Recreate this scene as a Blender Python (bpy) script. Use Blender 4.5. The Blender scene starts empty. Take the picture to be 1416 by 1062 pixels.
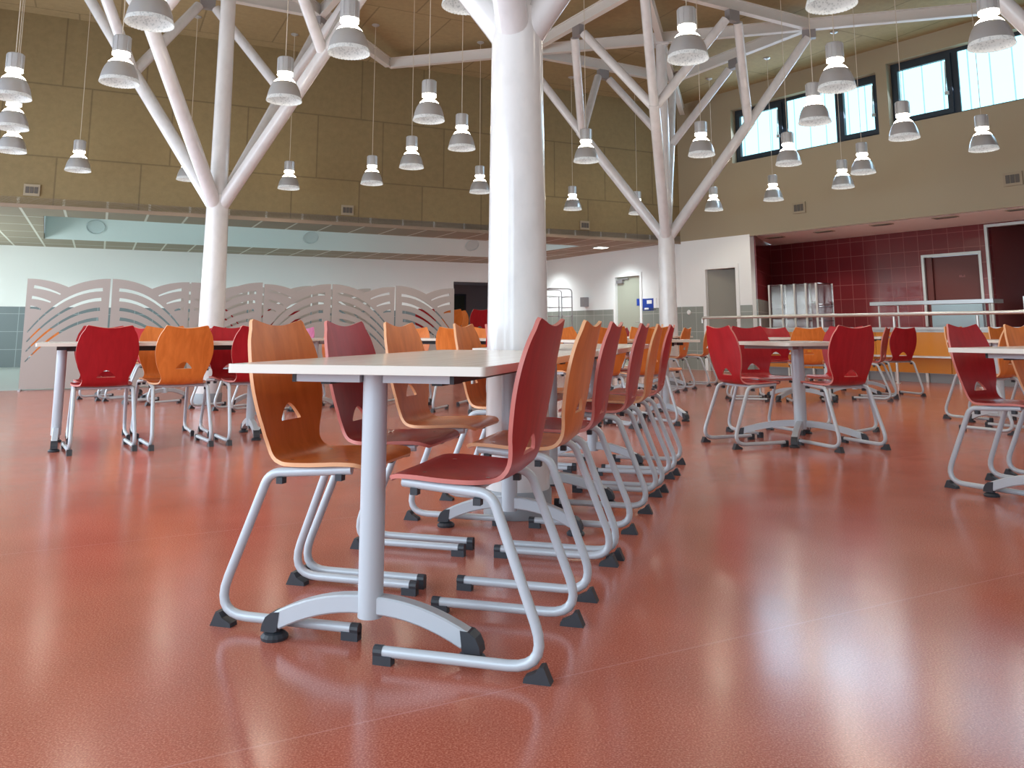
import bpy, bmesh, math, random
from mathutils import Vector, Matrix
from mathutils.geometry import delaunay_2d_cdt
random.seed(7)
PI = math.pi
scn = bpy.context.scene
COL = scn.collection
V3 = Vector

# ------------------------------------------------------------------ camera
HC, F, CY, HOR = 0.84, 1150.0, 285.0, 456.0
TILT = math.atan((HOR - CY) / F)
cd = bpy.data.cameras.new('camera'); cam = bpy.data.objects.new('camera', cd); COL.objects.link(cam)
cam.location = (0, 0, HC); cam.rotation_euler = (PI / 2 + TILT, 0, 0)
cd.sensor_fit = 'HORIZONTAL'; cd.sensor_width = 36.0; cd.lens = 36.0 * F / 1416.0
cd.shift_y = -(531.0 - CY) / 1416.0
cd.clip_end = 200; cd.clip_start = 0.05
scn.camera = cam

# ------------------------------------------------------------------ frames of the room
C0 = V3((3.7, 18.2, 0)); EX = V3((.897, .441, 0)).normalized(); MX = V3((-EX.y, EX.x, 0))
D2 = V3((.589, -.808, 0)).normalized(); N2 = V3((-D2.y, D2.x, 0))        # right wall: along, outwards
def RM(e, m, z=0): return C0 + EX * e + MX * m + V3((0, 0, z))
def WS(s, n, z=0): return C0 + D2 * s + N2 * n + V3((0, 0, z))
TH = math.radians(-15.6)
UX = V3((math.cos(TH), math.sin(TH), 0)); VX = V3((-UX.y, UX.x, 0))
P1 = V3((-.37, 2.36, 0))
def LU(l, u, z=0): return P1 + VX * l + UX * u + V3((0, 0, z))

# ------------------------------------------------------------------ materials
def mat(name, col=(.8, .8, .8), rough=.5, metal=0.0, **kw):
    m = bpy.data.materials.new(name); m.use_nodes = True
    b = m.node_tree.nodes['Principled BSDF']
    b.inputs['Base Color'].default_value = (*col, 1); b.inputs['Roughness'].default_value = rough
    b.inputs['Metallic'].default_value = metal
    for k, v in kw.items(): b.inputs[k.replace('_', ' ')].default_value = v
    return m
class NT:
    def __init__(s, m): s.t = m.node_tree; s.b = s.t.nodes['Principled BSDF']
    def n(s, typ, **kw):
        x = s.t.nodes.new(typ)
        for k, v in kw.items():
            if hasattr(x, k): setattr(x, k, v)
            else: x.inputs[k.replace('_', ' ')].default_value = v
        return x
    def l(s, a, b): s.t.links.new(a, b)
    def ramp(s, fac, stops):
        r = s.n('ShaderNodeValToRGB'); e = r.color_ramp.elements
        while len(e) < len(stops): e.new(.5)
        for q, (p, c) in zip(e, stops): q.position = p; q.color = (*c, 1)
        s.l(fac, r.inputs[0]); return r.outputs[0]
    def coord(s, kind='Object', scale=(1, 1, 1), rot=(0, 0, 0), loc=(0, 0, 0), rnd=False):
        tc = s.n('ShaderNodeTexCoord'); mp = s.n('ShaderNodeMapping')
        mp.inputs['Scale'].default_value = scale; mp.inputs['Rotation'].default_value = rot; mp.inputs['Location'].default_value = loc
        src = tc.outputs[kind]
        if rnd:
            oi = s.n('ShaderNodeObjectInfo'); mm = s.n('ShaderNodeMath', operation='MULTIPLY'); mm.inputs[1].default_value = 37.0
            s.l(oi.outputs['Random'], mm.inputs[0]); va = s.n('ShaderNodeVectorMath', operation='ADD')
            s.l(src, va.inputs[0]); s.l(mm.outputs[0], va.inputs[1]); src = va.outputs[0]
        s.l(src, mp.inputs[0]); return mp.outputs[0]
    def bump(s, h, strength=.1, dist=.01):
        b = s.n('ShaderNodeBump'); b.inputs['Strength'].default_value = strength; b.inputs['Distance'].default_value = dist
        s.l(h, b.inputs['Height']); s.l(b.outputs[0], s.b.inputs['Normal'])

def stained(name, lo, hi):
    m = mat(name, hi, .34); t = NT(m); t.b.inputs['Coat Weight'].default_value = .12; t.b.inputs['Specular IOR Level'].default_value = .32; t.b.inputs['Coat Roughness'].default_value = .12
    v = t.coord('Object', (26, 26, 2.6), rnd=True)
    n1 = t.n('ShaderNodeTexNoise', Scale=1.0, Detail=4.0, Distortion=.9); t.l(v, n1.inputs['Vector'])
    v2 = t.coord('Object', (9, 9, 1.6), rnd=True)
    n2 = t.n('ShaderNodeTexNoise', Scale=1.0, Detail=2.0, Distortion=2.0); t.l(v2, n2.inputs['Vector'])
    mx = t.n('ShaderNodeMath', operation='ADD'); t.l(n1.outputs[0], mx.inputs[0]); t.l(n2.outputs[0], mx.inputs[1])
    hf = t.n('ShaderNodeMath', operation='MULTIPLY'); hf.inputs[1].default_value = .5; t.l(mx.outputs[0], hf.inputs[0])
    t.l(t.ramp(hf.outputs[0], [(.36, lo), (.62, hi)]), t.b.inputs['Base Color'])
    return m
M = {}
M['red'] = stained('red_stained_plywood', (.345, .008, .015), (.43, .0125, .021))
M['orange'] = stained('orange_stained_plywood', (.64, .165, .028), (.78, .225, .045))
M['magenta'] = stained('magenta_stained_plywood', (.42, .06, .17), (.55, .10, .25))
M['red_edge'] = mat('red_plywood_edge', (.62, .20, .17), .45)
M['orange_edge'] = mat('orange_plywood_edge', (.80, .42, .22), .45)
M['magenta_edge'] = mat('magenta_plywood_edge', (.62, .25, .35), .45)
M['frame'] = mat('silver_grey_powder_coat', (.54, .60, .65), .36, .1)
M['rubber'] = mat('dark_grey_plastic', (.035, .042, .052), .5)
M['screw'] = mat('screw_steel', (.7, .7, .7), .25, 1.0)
m = M['top'] = mat('cream_laminate', (.77, .74, .69), .2); t = NT(m)
v = t.coord('Object', (3, 40, 3)); n = t.n('ShaderNodeTexNoise', Scale=1.0, Detail=3.0); t.l(v, n.inputs['Vector'])
t.l(t.ramp(n.outputs[0], [(.35, (.73, .70, .65)), (.65, (.79, .765, .715))]), t.b.inputs['Base Color'])
M['top_edge'] = mat('cream_edge_band', (.79, .75, .67), .4)
M['white'] = mat('white_steel_paint', (.80, .79, .79), .22, 0, Coat_Weight=.3)
t = NT(M['white']); v = t.coord('Object', (1.5, 1.5, .8)); n = t.n('ShaderNodeTexNoise', Scale=6.0, Detail=5.0); t.l(v, n.inputs['Vector'])
t.l(t.ramp(n.outputs[0], [(.30, (.66, .655, .65)), (.55, (.74, .735, .73))]), t.b.inputs['Base Color'])
M['beam'] = mat('white_beam_paint', (.70, .675, .64), .45)
M['bracket'] = mat('grey_steel_bracket', (.34, .33, .34), .45, .4)
M['collar'] = mat('grey_column_skirting', (.30, .33, .36), .4)
M['alu'] = mat('satin_aluminium_lacquer', (.56, .58, .60), .30, .5)
M['steel'] = mat('brushed_stainless_steel', (.55, .57, .55), .35, .45)
M['shelfsteel'] = mat('grey_steel_shelf', (.42, .43, .43), .3, .7)
M['rail'] = mat('satin_steel_rail', (.72, .70, .66), .32, .7)
M['plaster'] = mat('white_wall_paint', (.86, .88, .87), .7)
M['alcove_ceil'] = mat('alcove_ceiling_paint', (.86, .81, .78), .8)
M['coffer'] = mat('pale_coffer_paint', (.60, .68, .67), .6)
M['ring'] = mat('grey_teal_fitting', (.48, .56, .56), .5)
M['door2'] = mat('shaded_olive_door_laminate', (.25, .235, .19), .5)  # door laminate with shade on the ajar leaf put into its colour
M['door'] = mat('olive_grey_door_laminate', (.40, .42, .34), .45)
M['dark'] = mat('dark_grey_vent_plastic', (.10, .085, .07), .6)
M['vent'] = mat('beige_vent_plate', (.34, .28, .19), .6)
M['wframe'] = mat('anthracite_window_frame', (.022, .032, .045), .4)
M['partition'] = mat('taupe_partition_laminate', (.46, .415, .385), .45)
M['counter'] = mat('orange_counter_laminate', (.72, .26, .018), .28)
M['brown'] = mat('brown_red_shutter', (.125, .028, .022), .45)
M['bluepanel'] = mat('blue_grey_steel_panel', (.36, .46, .50), .3, .6)
M['bluesign'] = mat('blue_notice_print', (.012, .055, .36), .4)
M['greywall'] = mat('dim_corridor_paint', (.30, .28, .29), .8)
M['greyfloor'] = mat('grey_green_tile_floor', (.40, .45, .43), .3)
M['canvas'] = mat('dark_green_picture', (.02, .035, .02), .5)
M['cord'] = mat('pale_lamp_cord', (.62, .55, .44), .6)
M['glass'] = mat('clear_acrylic', (.88, .88, .90), .08, 0, Transmission_Weight=1.0, IOR=1.42)
def emit(name, col, st):
    m = mat(name, (0, 0, 0), .6); b = m.node_tree.nodes['Principled BSDF']
    b.inputs['Emission Color'].default_value = (*col, 1); b.inputs['Emission Strength'].default_value = st; return m
M['bulb'] = emit('glowing_lamp_glass', (1, .93, .76), 22)
M['refl'] = emit('lit_prismatic_reflector', (.93, 1, 1), .3); M['refl'].node_tree.nodes['Principled BSDF'].inputs['Base Color'].default_value = (.35, .36, .36, 1)
t = NT(M['refl']); v = t.coord('Object', (1, 1, 1)); n = t.n('ShaderNodeTexVoronoi', Scale=55.0); t.l(v, n.inputs['Vector'])
t.l(t.ramp(n.outputs[0], [(.1, (.25, .30, .30)), (.5, (1.0, 1.0, .98))]), t.b.inputs['Emission Color'])
M['spot'] = emit('lit_downlight_diffuser', (1, .97, .88), 6)

# floor: red-orange linoleum with fine flecks, welded seams
m = M['floor'] = mat('red_flecked_linoleum', (.4, .1, .07), .26); t = NT(m)
v = t.coord('Object')
n1 = t.n('ShaderNodeTexNoise', Scale=210.0, Detail=2.0, Roughness=.7); t.l(v, n1.inputs['Vector'])
n2 = t.n('ShaderNodeTexNoise', Scale=2.2, Detail=3.0); t.l(v, n2.inputs['Vector'])
c1 = t.ramp(n1.outputs[0], [(.34, (.35, .086, .056)), (.50, (.475, .133, .088)), (.68, (.65, .27, .185))])
c2 = t.ramp(n2.outputs[0], [(.3, (.90, .90, .90)), (.7, (1.06, 1.05, 1.04))])
mu = t.n('ShaderNodeMix', data_type='RGBA', blend_type='MULTIPLY'); mu.inputs[0].default_value = 1; t.l(c1, mu.inputs[6]); t.l(c2, mu.inputs[7])
v2 = t.coord('Object', (1, 1, 1), (0, 0, -math.radians(28)))
sx = t.n('ShaderNodeSeparateXYZ'); t.l(v2, sx.inputs[0])
a1 = t.n('ShaderNodeMath', operation='ADD'); a1.inputs[1].default_value = -1.865 + 195.0; t.l(sx.outputs[1], a1.inputs[0])
md = t.n('ShaderNodeMath', operation='MODULO'); md.inputs[1].default_value = 1.95; t.l(a1.outputs[0], md.inputs[0])
lt = t.n('ShaderNodeMath', operation='LESS_THAN'); lt.inputs[1].default_value = .0045; t.l(md.outputs[0], lt.inputs[0])
mx = t.n('ShaderNodeMix', data_type='RGBA'); mx.inputs[7].default_value = (.56, .22, .18, 1)
t.l(lt.outputs[0], mx.inputs[0]); t.l(mu.outputs[2], mx.inputs[6]); t.l(mx.outputs[2], t.b.inputs['Base Color'])
rr = t.n('ShaderNodeMapRange'); rr.inputs[3].default_value = .15; rr.inputs[4].default_value = .22; t.l(n2.outputs[0], rr.inputs[0]); t.l(rr.outputs[0], t.b.inputs['Roughness'])
n3 = t.n('ShaderNodeTexNoise', Scale=3.0, Detail=2.0); t.l(v, n3.inputs['Vector']); t.bump(n3.outputs[0], .06, .012)

def tiles(name, c1, c2, grout, w, h, rough, mortar=.006, offset=0.0, bump=.25, noise=None):
    m = mat(name, c1, rough); t = NT(m)
    v = t.coord('UV')
    b = t.n('ShaderNodeTexBrick'); b.offset = offset; b.offset_frequency = 2; b.squash = 1.0
    b.inputs['Color1'].default_value = (*c1, 1); b.inputs['Color2'].default_value = (*c2, 1); b.inputs['Mortar'].default_value = (*grout, 1)
    b.inputs['Scale'].default_value = 1; b.inputs['Mortar Size'].default_value = mortar; b.inputs['Brick Width'].default_value = w
    b.inputs['Row Height'].default_value = h; b.inputs['Mortar Smooth'].default_value = .1
    t.l(v, b.inputs['Vector'])
    out = b.outputs[0]
    if noise:
        n = t.n('ShaderNodeTexNoise', Scale=noise[0], Detail=5.0, Roughness=.7); t.l(v, n.inputs['Vector'])
        c = t.ramp(n.outputs[0], [(.3, (1 - noise[1],) * 3), (.7, (1 + noise[1],) * 3)])
        mu = t.n('ShaderNodeMix', data_type='RGBA', blend_type='MULTIPLY'); mu.inputs[0].default_value = 1
        t.l(out, mu.inputs[6]); t.l(c, mu.inputs[7]); out = mu.outputs[2]
    t.l(out, t.b.inputs['Base Color'])
    if bump:
        inv = t.n('ShaderNodeMath', operation='SUBTRACT'); inv.inputs[0].default_value = 1; t.l(b.outputs[1], inv.inputs[1]); t.bump(inv.outputs[0], bump, .004)
    return m
M['acoustic'] = tiles('tan_acoustic_panels', (.262, .197, .094), (.242, .18, .086), (.17, .125, .062), 1.22, 1.16, .9, .012, .35, .15, (9, .09))
M['ceil'] = tiles('tan_acoustic_ceiling', (.36, .275, .14), (.335, .255, .13), (.235, .178, .09), 1.2, 2.4, .9, .014, .5, .2, (10, .10))
M['trimbrown'] = mat('brown_ceiling_edge', (.30, .22, .155), .7)
M['sand'] = mat('beige_acoustic_plaster', (.38, .32, .22), .85)
M['lowceil'] = tiles('low_ceiling_tiles', (.35, .295, .22), (.33, .28, .21), (.70, .68, .60), .62, 1.25, .85, .020, 0, .1)
M['redtile'] = tiles('dark_red_wall_tiles', (.175, .024, .027), (.155, .020, .024), (.28, .085, .08), .292, .292, .18, .006)
M['greytile'] = tiles('grey_green_wall_tiles', (.27, .285, .25), (.25, .265, .235), (.42, .43, .38), .4, .4, .25, .007)
M['bluetile'] = tiles('blue_grey_wall_tiles', (.175, .215, .225), (.16, .20, .21), (.34, .40, .41), .4, .4, .25, .007)

# frosted daylight panes of the clerestory
m = M['pane'] = emit('frosted_daylight_pane', (.5, .9, 1.0), 2.1); t = NT(m)
v = t.coord('UV'); sx = t.n('ShaderNodeSeparateXYZ'); t.l(v, sx.inputs[0])
md = t.n('ShaderNodeMath', operation='MODULO'); md.inputs[1].default_value = .34; t.l(sx.outputs[0], md.inputs[0])
lt = t.n('ShaderNodeMath', operation='LESS_THAN'); lt.inputs[1].default_value = .022; t.l(md.outputs[0], lt.inputs[0])
mx = t.n('ShaderNodeMix', data_type='RGBA'); mx.inputs[6].default_value = (.41, .86, 1, 1); mx.inputs[7].default_value = (.20, .37, .43, 1)
t.l(lt.outputs[0], mx.inputs[0]); t.l(mx.outputs[2], t.b.inputs['Emission Color'])

# ------------------------------------------------------------------ mesh helpers
def obj(name, bm, mats, parent=None, smooth=False, recalc=True):
    if recalc: bmesh.ops.recalc_face_normals(bm, faces=bm.faces)
    me = bpy.data.meshes.new(name); bm.to_mesh(me); bm.free()
    for m in (mats if isinstance(mats, (list, tuple)) else [mats]): me.materials.append(M[m])
    if smooth:
        me.polygons.foreach_set('use_smooth', [True] * len(me.polygons))
        me.set_sharp_from_angle(angle=math.radians(38))
    o = bpy.data.objects.new(name, me); COL.objects.link(o)
    if parent is not None: o.parent = parent
    return o
def tag(o, label=None, cat=None, group=None, kind=None):
    if label: o['label'] = label
    if cat: o['category'] = cat
    if group: o['group'] = group
    if kind: o['kind'] = kind
    return o
def empty(name, loc=(0, 0, 0), rz=0.0, **kw):
    o = bpy.data.objects.new(name, None); COL.objects.link(o); o.location = loc; o.rotation_euler = (0, 0, rz); o.empty_display_size = .1
    return tag(o, **kw)
def copy_tree(o, parent=None):
    c = o.copy(); COL.objects.link(c)
    if parent is not None: c.parent = parent
    for ch in list(o.children): copy_tree(ch, c)
    return c
def BM(): return bmesh.new()
def box(bm, x0, x1, y0, y1, z0, z1, mi=0, X=None):
    vs = [V3((x, y, z)) for z in (z0, z1) for y in (y0, y1) for x in (x0, x1)]
    if X is not None: vs = [X @ v for v in vs]
    vs = [bm.verts.new(v) for v in vs]
    for q in ((0, 2, 3, 1), (4, 5, 7, 6), (0, 1, 5, 4), (2, 6, 7, 3), (0, 4, 6, 2), (1, 3, 7, 5)):
        f = bm.faces.new([vs[i] for i in q]); f.material_index = mi
    return vs
def frame_x(org, ax, up=V3((0, 0, 1))):
    """matrix whose local x runs along ax, local z up, local y completes"""
    x = ax.normalized(); z = up; y = z.cross(x)
    m = Matrix((x, y, z)).transposed().to_4x4(); m.translation = org; return m
def bevel(bm, w, seg=2, ang=30):
    es = [e for e in bm.edges if len(e.link_faces) == 2 and e.calc_face_angle(0) > math.radians(ang)]
    bmesh.ops.bevel(bm, geom=es, offset=w, segments=seg, affect='EDGES', profile=.7, clamp_overlap=True)
def tube(bm, pts, r, n=12, cap=True, mi=0):
    """sweep a circle along pts; r a number or one per point"""
    pts = [V3(p) for p in pts]; k = len(pts); rs = r if isinstance(r, (list, tuple)) else [r] * k
    tg = []
    for i in range(k):
        a = pts[max(i - 1, 0)]; b = pts[min(i + 1, k - 1)]; tg.append((b - a).normalized())
    ref = V3((0, 0, 1)) if abs(tg[0].z) < .9 else V3((1, 0, 0))
    nx = tg[0].cross(ref).normalized(); rings = []
    for i in range(k):
        if i: nx = (nx - tg[i] * nx.dot(tg[i])).normalized()
        ny = tg[i].cross(nx)
        rings.append([bm.verts.new(pts[i] + (nx * math.cos(2 * PI * j / n) + ny * math.sin(2 * PI * j / n)) * rs[i]) for j in range(n)])
    for i in range(k - 1):
        for j in range(n):
            f = bm.faces.new((rings[i][j], rings[i][(j + 1) % n], rings[i + 1][(j + 1) % n], rings[i + 1][j])); f.material_index = mi
    if cap:
        for rg in (rings[0][::-1], rings[-1]):
            f = bm.faces.new(rg); f.material_index = mi
def lathe(bm, prof, n=24, c=(0, 0), mi=0, closed=False):
    """revolve (r, z) pairs about the vertical through c"""
    rings = []
    for r, z in prof:
        if r < 1e-6: rings.append([bm.verts.new((c[0], c[1], z))])
        else: rings.append([bm.verts.new((c[0] + r * math.cos(2 * PI * j / n), c[1] + r * math.sin(2 * PI * j / n), z)) for j in range(n)])
    pr = list(zip(rings, rings[1:])) + ([(rings[-1], rings[0])] if closed else [])
    for a, b in pr:
        for j in range(n):
            k = (j + 1) % n
            if len(a) == 1 and len(b) == 1: continue
            vs = (a[0], b[j], b[k]) if len(a) == 1 else ((a[j], a[k], b[0]) if len(b) == 1 else (a[j], a[k], b[k], b[j]))
            f = bm.faces.new(vs); f.material_index = mi
def arc_corner(pts, rad, seg=6):
    """round the inner corners of a polyline"""
    pts = [V3(p) for p in pts]; out = [pts[0]]
    for i in range(1, len(pts) - 1):
        p, a, b = pts[i], pts[i - 1], pts[i + 1]; r = rad[i - 1] if isinstance(rad, (list, tuple)) else rad
        da, db = (a - p).normalized(), (b - p).normalized()
        half = da.angle(db) / 2; d = min(r / math.tan(half), .49 * (a - p).length if i > 1 else .95 * (a - p).length)
        s, e = p + da * d, p + db * d
        for k in range(seg + 1):
            q = k / seg; out.append(s * (1 - q) ** 2 + p * 2 * q * (1 - q) + e * q * q)
    out.append(pts[-1]); return out
def cdt(outline, holes, extra=(), eps=1e-5):
    vs, es = [], []
    def loop(l):
        b = len(vs); vs.extend(V3((p[0], p[1])).to_2d() for p in l); k = len(l)
        es.extend((b + i, b + (i + 1) % k) for i in range(k))
    loop(outline)
    for h in holes: loop(h)
    vs.extend(V3((p[0], p[1])).to_2d() for p in extra)
    ov, oe, of = delaunay_2d_cdt(vs, es, [], 1, eps)[:3]
    def inside(p, poly):
        c = False; j = len(poly) - 1
        for i in range(len(poly)):
            a, b = poly[i], poly[j]
            if (a[1] > p[1]) != (b[1] > p[1]) and p[0] < (b[0] - a[0]) * (p[1] - a[1]) / (b[1] - a[1]) + a[0]: c = not c
            j = i
        return c
    fs = []
    for f in of:
        cx = sum(ov[i].x for i in f) / len(f); cy = sum(ov[i].y for i in f) / len(f)
        if inside((cx, cy), outline) and not any(inside((cx, cy), h) for h in holes): fs.append(f)
    return ov, fs
def sheet(bm, outline, holes, pos, nrm, thick, extra=(), mi=0, rim=None, uv=False):
    """a thick plate cut from a 2-D outline with holes: pos(u, v) -> point, nrm(u, v) -> unit normal"""
    ov, fs = cdt(outline, holes, extra)
    A = [bm.verts.new(pos(p.x, p.y) + nrm(p.x, p.y) * (thick / 2)) for p in ov]
    B = [bm.verts.new(pos(p.x, p.y) - nrm(p.x, p.y) * (thick / 2)) for p in ov]
    cnt = {}
    for f in fs:
        for a, b in zip(f, f[1:] + f[:1]): cnt.setdefault(frozenset((a, b)), []).append((a, b))
        for vs in ([A[i] for i in f], [B[i] for i in reversed(f)]):
            q = bm.faces.new(vs); q.material_index = mi
    for e in cnt.values():
        if len(e) == 1:
            a, b = e[0]; q = bm.faces.new((A[b], A[a], B[a], B[b])); q.material_index = mi if rim is None else rim
    loose = [v for v in bm.verts if not v.link_faces]
    bmesh.ops.delete(bm, geom=loose, context='VERTS')
def rect(u0, u1, v0, v1): return [(u0, v0), (u1, v0), (u1, v1), (u0, v1)]
def wall(name, org, ax, length, z0, z1, thick, m, holes=(), kind='structure', uvoff=(0, 0)):
    """a slab that stands on the line org -> org + ax * length, its face on that line, thickness to the left of ax"""
    bm = BM(); ax = ax.normalized(); out = V3((-ax.y, ax.x, 0))
    sheet(bm, rect(0, length, z0, z1), [rect(*h) for h in holes], lambda u, v: org + ax * u + out * (thick / 2) + V3((0, 0, v)), lambda u, v: -out, thick)
    bmesh.ops.recalc_face_normals(bm, faces=bm.faces)
    lay = bm.loops.layers.uv.new('uv')
    for f in bm.faces:
        for l in f.loops:
            d = l.vert.co - org; l[lay].uv = (d.dot(ax) + (d.dot(out) if abs(f.normal.dot(ax)) > .7 else 0) + uvoff[0], d.z + uvoff[1])
    o = obj(name, bm, m, recalc=False); o['kind'] = kind
    return o
def slab(name, poly, z0, z1, m, holes=(), kind='structure', ax=V3((1, 0, 0))):
    bm = BM(); t = z1 - z0
    sheet(bm, [(p[0], p[1]) for p in poly], [[(p[0], p[1]) for p in h] for h in holes], lambda u, v: V3((u, v, (z0 + z1) / 2)), lambda u, v: V3((0, 0, 1)), t)
    bmesh.ops.recalc_face_normals(bm, faces=bm.faces)
    lay = bm.loops.layers.uv.new('uv'); ay = V3((-ax.y, ax.x, 0))
    for f in bm.faces:
        for l in f.loops: l[lay].uv = (l.vert.co.dot(ax), l.vert.co.dot(ay))
    o = obj(name, bm, m, recalc=False); o['kind'] = kind
    return o
def st(name, bm, m, parent=None, smooth=False):
    o = obj(name, bm, m, parent, smooth)
    if parent is None: o['kind'] = 'structure'
    return o

# ------------------------------------------------------------------ the room shell
ZC, ZL = 5.82, 2.75
EL, MR = -15.0, -18.0            # left wall and rear wall, in the room's own axes
W4D = (RM(-.35, 7.35) - C0); W4L = W4D.length; W4D.normalize()
farR = WS(16.5, 0)
PA = V3((-7.3, 11.60, 0)); PD = V3((.9, .437, 0)).normalized()      # line of the partition = border of the red floor
slab('floor', [RM(EL - .2, MR - .2), RM(9, MR - .2), WS(16.5, 4.2), WS(-10, 4.2), RM(EL - .2, 7.7)], -.12, 0.0, 'floor')
g0 = RM(EL, 0) + MX * -.75
slab('floor_service', [RM(EL, -1.0), RM(-5.6, -1.0), RM(-5.6, 7.35), RM(EL, 7.35)], 0.0, .004, 'greyfloor')
slab('ceiling', [RM(EL - .2, MR - .2), RM(6, MR - .2), RM(6, .2), RM(EL - .2, .2)], ZC, ZC + .15, 'ceil', ax=EX)
# high back wall above the edge of the low ceiling
wall('wall_back', RM(EL, 0), EX, -EL, ZL, ZC, .15, 'acoustic', uvoff=(.35, -.05))
# low ceiling behind it with its long light coffer
ch = [RM(-12.3, 1.35), RM(-1.5, 1.75), RM(-1.9, 5.4), RM(-12.5, 5.4)]
slab('ceiling_low', [RM(EL, 0), RM(0, 0), RM(-.35, 7.35), RM(EL, 7.35)], ZL, ZL + .12, 'lowceil', [[RM(-12.31, 1.34), RM(-1.49, 1.74), RM(-1.88, 5.42), RM(-12.52, 5.42)]], ax=EX)
bm = BM()
ct_ = [ch[0], ch[1], RM(-1.9, 4.9), RM(-12.5, 4.9)]
for i in range(4):
    a, b, a1, b1 = ch[i], ch[(i + 1) % 4], ct_[i], ct_[(i + 1) % 4]
    bm.faces.new([bm.verts.new(p) for p in (a + V3((0, 0, ZL + .0)), a1 + V3((0, 0, ZL + .55)), b1 + V3((0, 0, ZL + .55)), b + V3((0, 0, ZL + .0)))])
bm.faces.new([bm.verts.new(p + V3((0, 0, ZL + .55))) for p in ct_])
bmesh.ops.remove_doubles(bm, verts=bm.verts, dist=1e-4)
st('ceiling_coffer', bm, 'coffer')
bm = BM()
box(bm, EL, 0, -.012, 0, ZL - .05, ZL + .01, X=frame_x(C0, EX)); st('trim_1', bm, 'trimbrown')
# low back wall W3 with the dark corridor opening, blue-grey tile dado
oW3 = RM(EL, 7.35)
a3 = (RM(0, 7.35) - oW3).length
e0 = (V3((-1.67, 23.77, 0)) - oW3).dot(EX)
wall('wall_rear_low', oW3, EX, a3 - .35, 0, ZL, .15, 'plaster', [(e0, e0 + 2.3, .001, 2.2)])
wall('trim_2', oW3 - MX * .012, EX, e0, 0, 1.36, .011, 'bluetile')
bm = BM()
X = frame_x(oW3 + MX * .15 + EX * (e0 - .6), EX)
for b_ in ((0, 3.5, 3.2, 3.3, 0, 2.3), (-.1, 0, 0, 3.3, 0, 2.3), (3.5, 3.6, 0, 3.3, 0, 2.3), (-.1, 3.6, 0, 3.3, 2.3, 2.4)): box(bm, *b_, X=X)
st('wall_corridor', bm, 'greywall')
bm = BM(); box(bm, .1, .75, 3.15, 3.195, 0, 2.05, X=X); st('door_3', bm, 'dark')
bm = BM(); box(bm, 1.55, 2.4, 3.165, 3.195, 1.36, 2.0, X=X); bevel(bm, .006, 1)
pic = tag(obj('picture', bm, 'wframe'), 'small framed picture hanging in the dim corridor behind the lattice screens', 'picture')
bm = BM(); box(bm, 1.61, 2.34, 3.158, 3.165, 1.42, 1.94, X=X); obj('canvas', bm, 'canvas', pic)
# white wall W4 (behind the corner) and its door
wall('wall_right_low', C0 + W4D * W4L, -W4D, W4L, 0, ZL, .15, 'plaster', [(W4L - 2.45, W4L - 1.45, .001, 2.12)])
X4 = frame_x(C0 + W4D * W4L, -W4D)
wall('trim_3', C0 + W4D * W4L + (V3((-W4D.y, W4D.x, 0)) * .012), -W4D, W4L - 2.52, 0, 1.33, .011, 'greytile')
wall('trim_4', C0 + W4D * 1.38 + (V3((-W4D.y, W4D.x, 0)) * .012), -W4D, 1.36, 0, 1.33, .011, 'greytile')
def door(name, X, x0, x1, h, m, ajar=0.0, closer=True):
    bm = BM()
    for a, b, c, d in ((x0 - .06, x0 + .02, 0, h + .06), (x1 - .02, x1 + .06, 0, h + .06), (x0 + .02, x1 - .02, h - .02, h + .06)): box(bm, a, b, -.02, .13, c, d, X=X)
    root = st(name, bm, 'plaster')
    L = X @ Matrix.Translation((x0 + .025, .05, 0)) @ Matrix.Rotation(ajar, 4, 'Z')
    bm = BM(); box(bm, 0, x1 - x0 - .05, 0, .04, .006, h - .025, X=L); bevel(bm, .004, 1); obj('leaf', bm, m, root)
    bm = BM(); w = x1 - x0
    tube(bm, [L @ V3((w - .12, -.001, 1.02)), L @ V3((w - .12, -.05, 1.02)), L @ V3((w - .24, -.05, 1.02))], .011, 8); box(bm, w - .145, w - .095, -.008, 0, .95, 1.12, X=L)
    obj('handle', bm, 'steel', root)
    if closer:
        bm = BM(); box(bm, .03, .27, -.06, -.001, h - .17, h - .09, X=L); box(bm, .1, .48, -.045, -.02, h - .085, h - .06, X=L); obj('closer', bm, 'bracket', root)
    return root
d1 = door('door_1', X4, W4L - 2.45, W4L - 1.45, 2.12, 'door')
# right wall W2: high part with clerestory windows, low part with the open door
H2 = 6.05
win = [(1.5, 4.75, 4.26, 5.40), (4.95, 9.2, 4.36, 5.50)]
wall('wall_right', C0, D2, 16.5, ZL, ZC, .28, 'sand', win)
wall('wall_right_entry', C0, D2, 1.86, 0, ZL, .14, 'plaster', [(.67, 1.50, .001, 2.12)])
X2 = frame_x(C0, D2)
wall('trim_5', C0 - N2 * .012, D2, .60, 0, 1.33, .011, 'greytile')
wall('trim_6', C0 - N2 * .012 + D2 * 1.57, D2, .29, 0, 1.33, .011, 'greytile')
d2 = door('door_2', X2, .67, 1.50, 2.12, 'door2', math.radians(24), False)
bm = BM()
for b_ in ((.45, .5, .145, .66, 0, 2.4), (1.52, 1.56, .145, .66, 0, 2.4), (.5, 1.52, .61, .66, 0, 2.4), (.5, 1.52, .145, .61, 2.3, 2.4)): box(bm, *b_, X=X2)
st('wall_store', bm, 'greywall')
bm = BM(); box(bm, 1.87, 16.5, -.012, 0, ZL - .04, ZL + .012, X=X2); st('trim_7', bm, 'sand')

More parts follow.
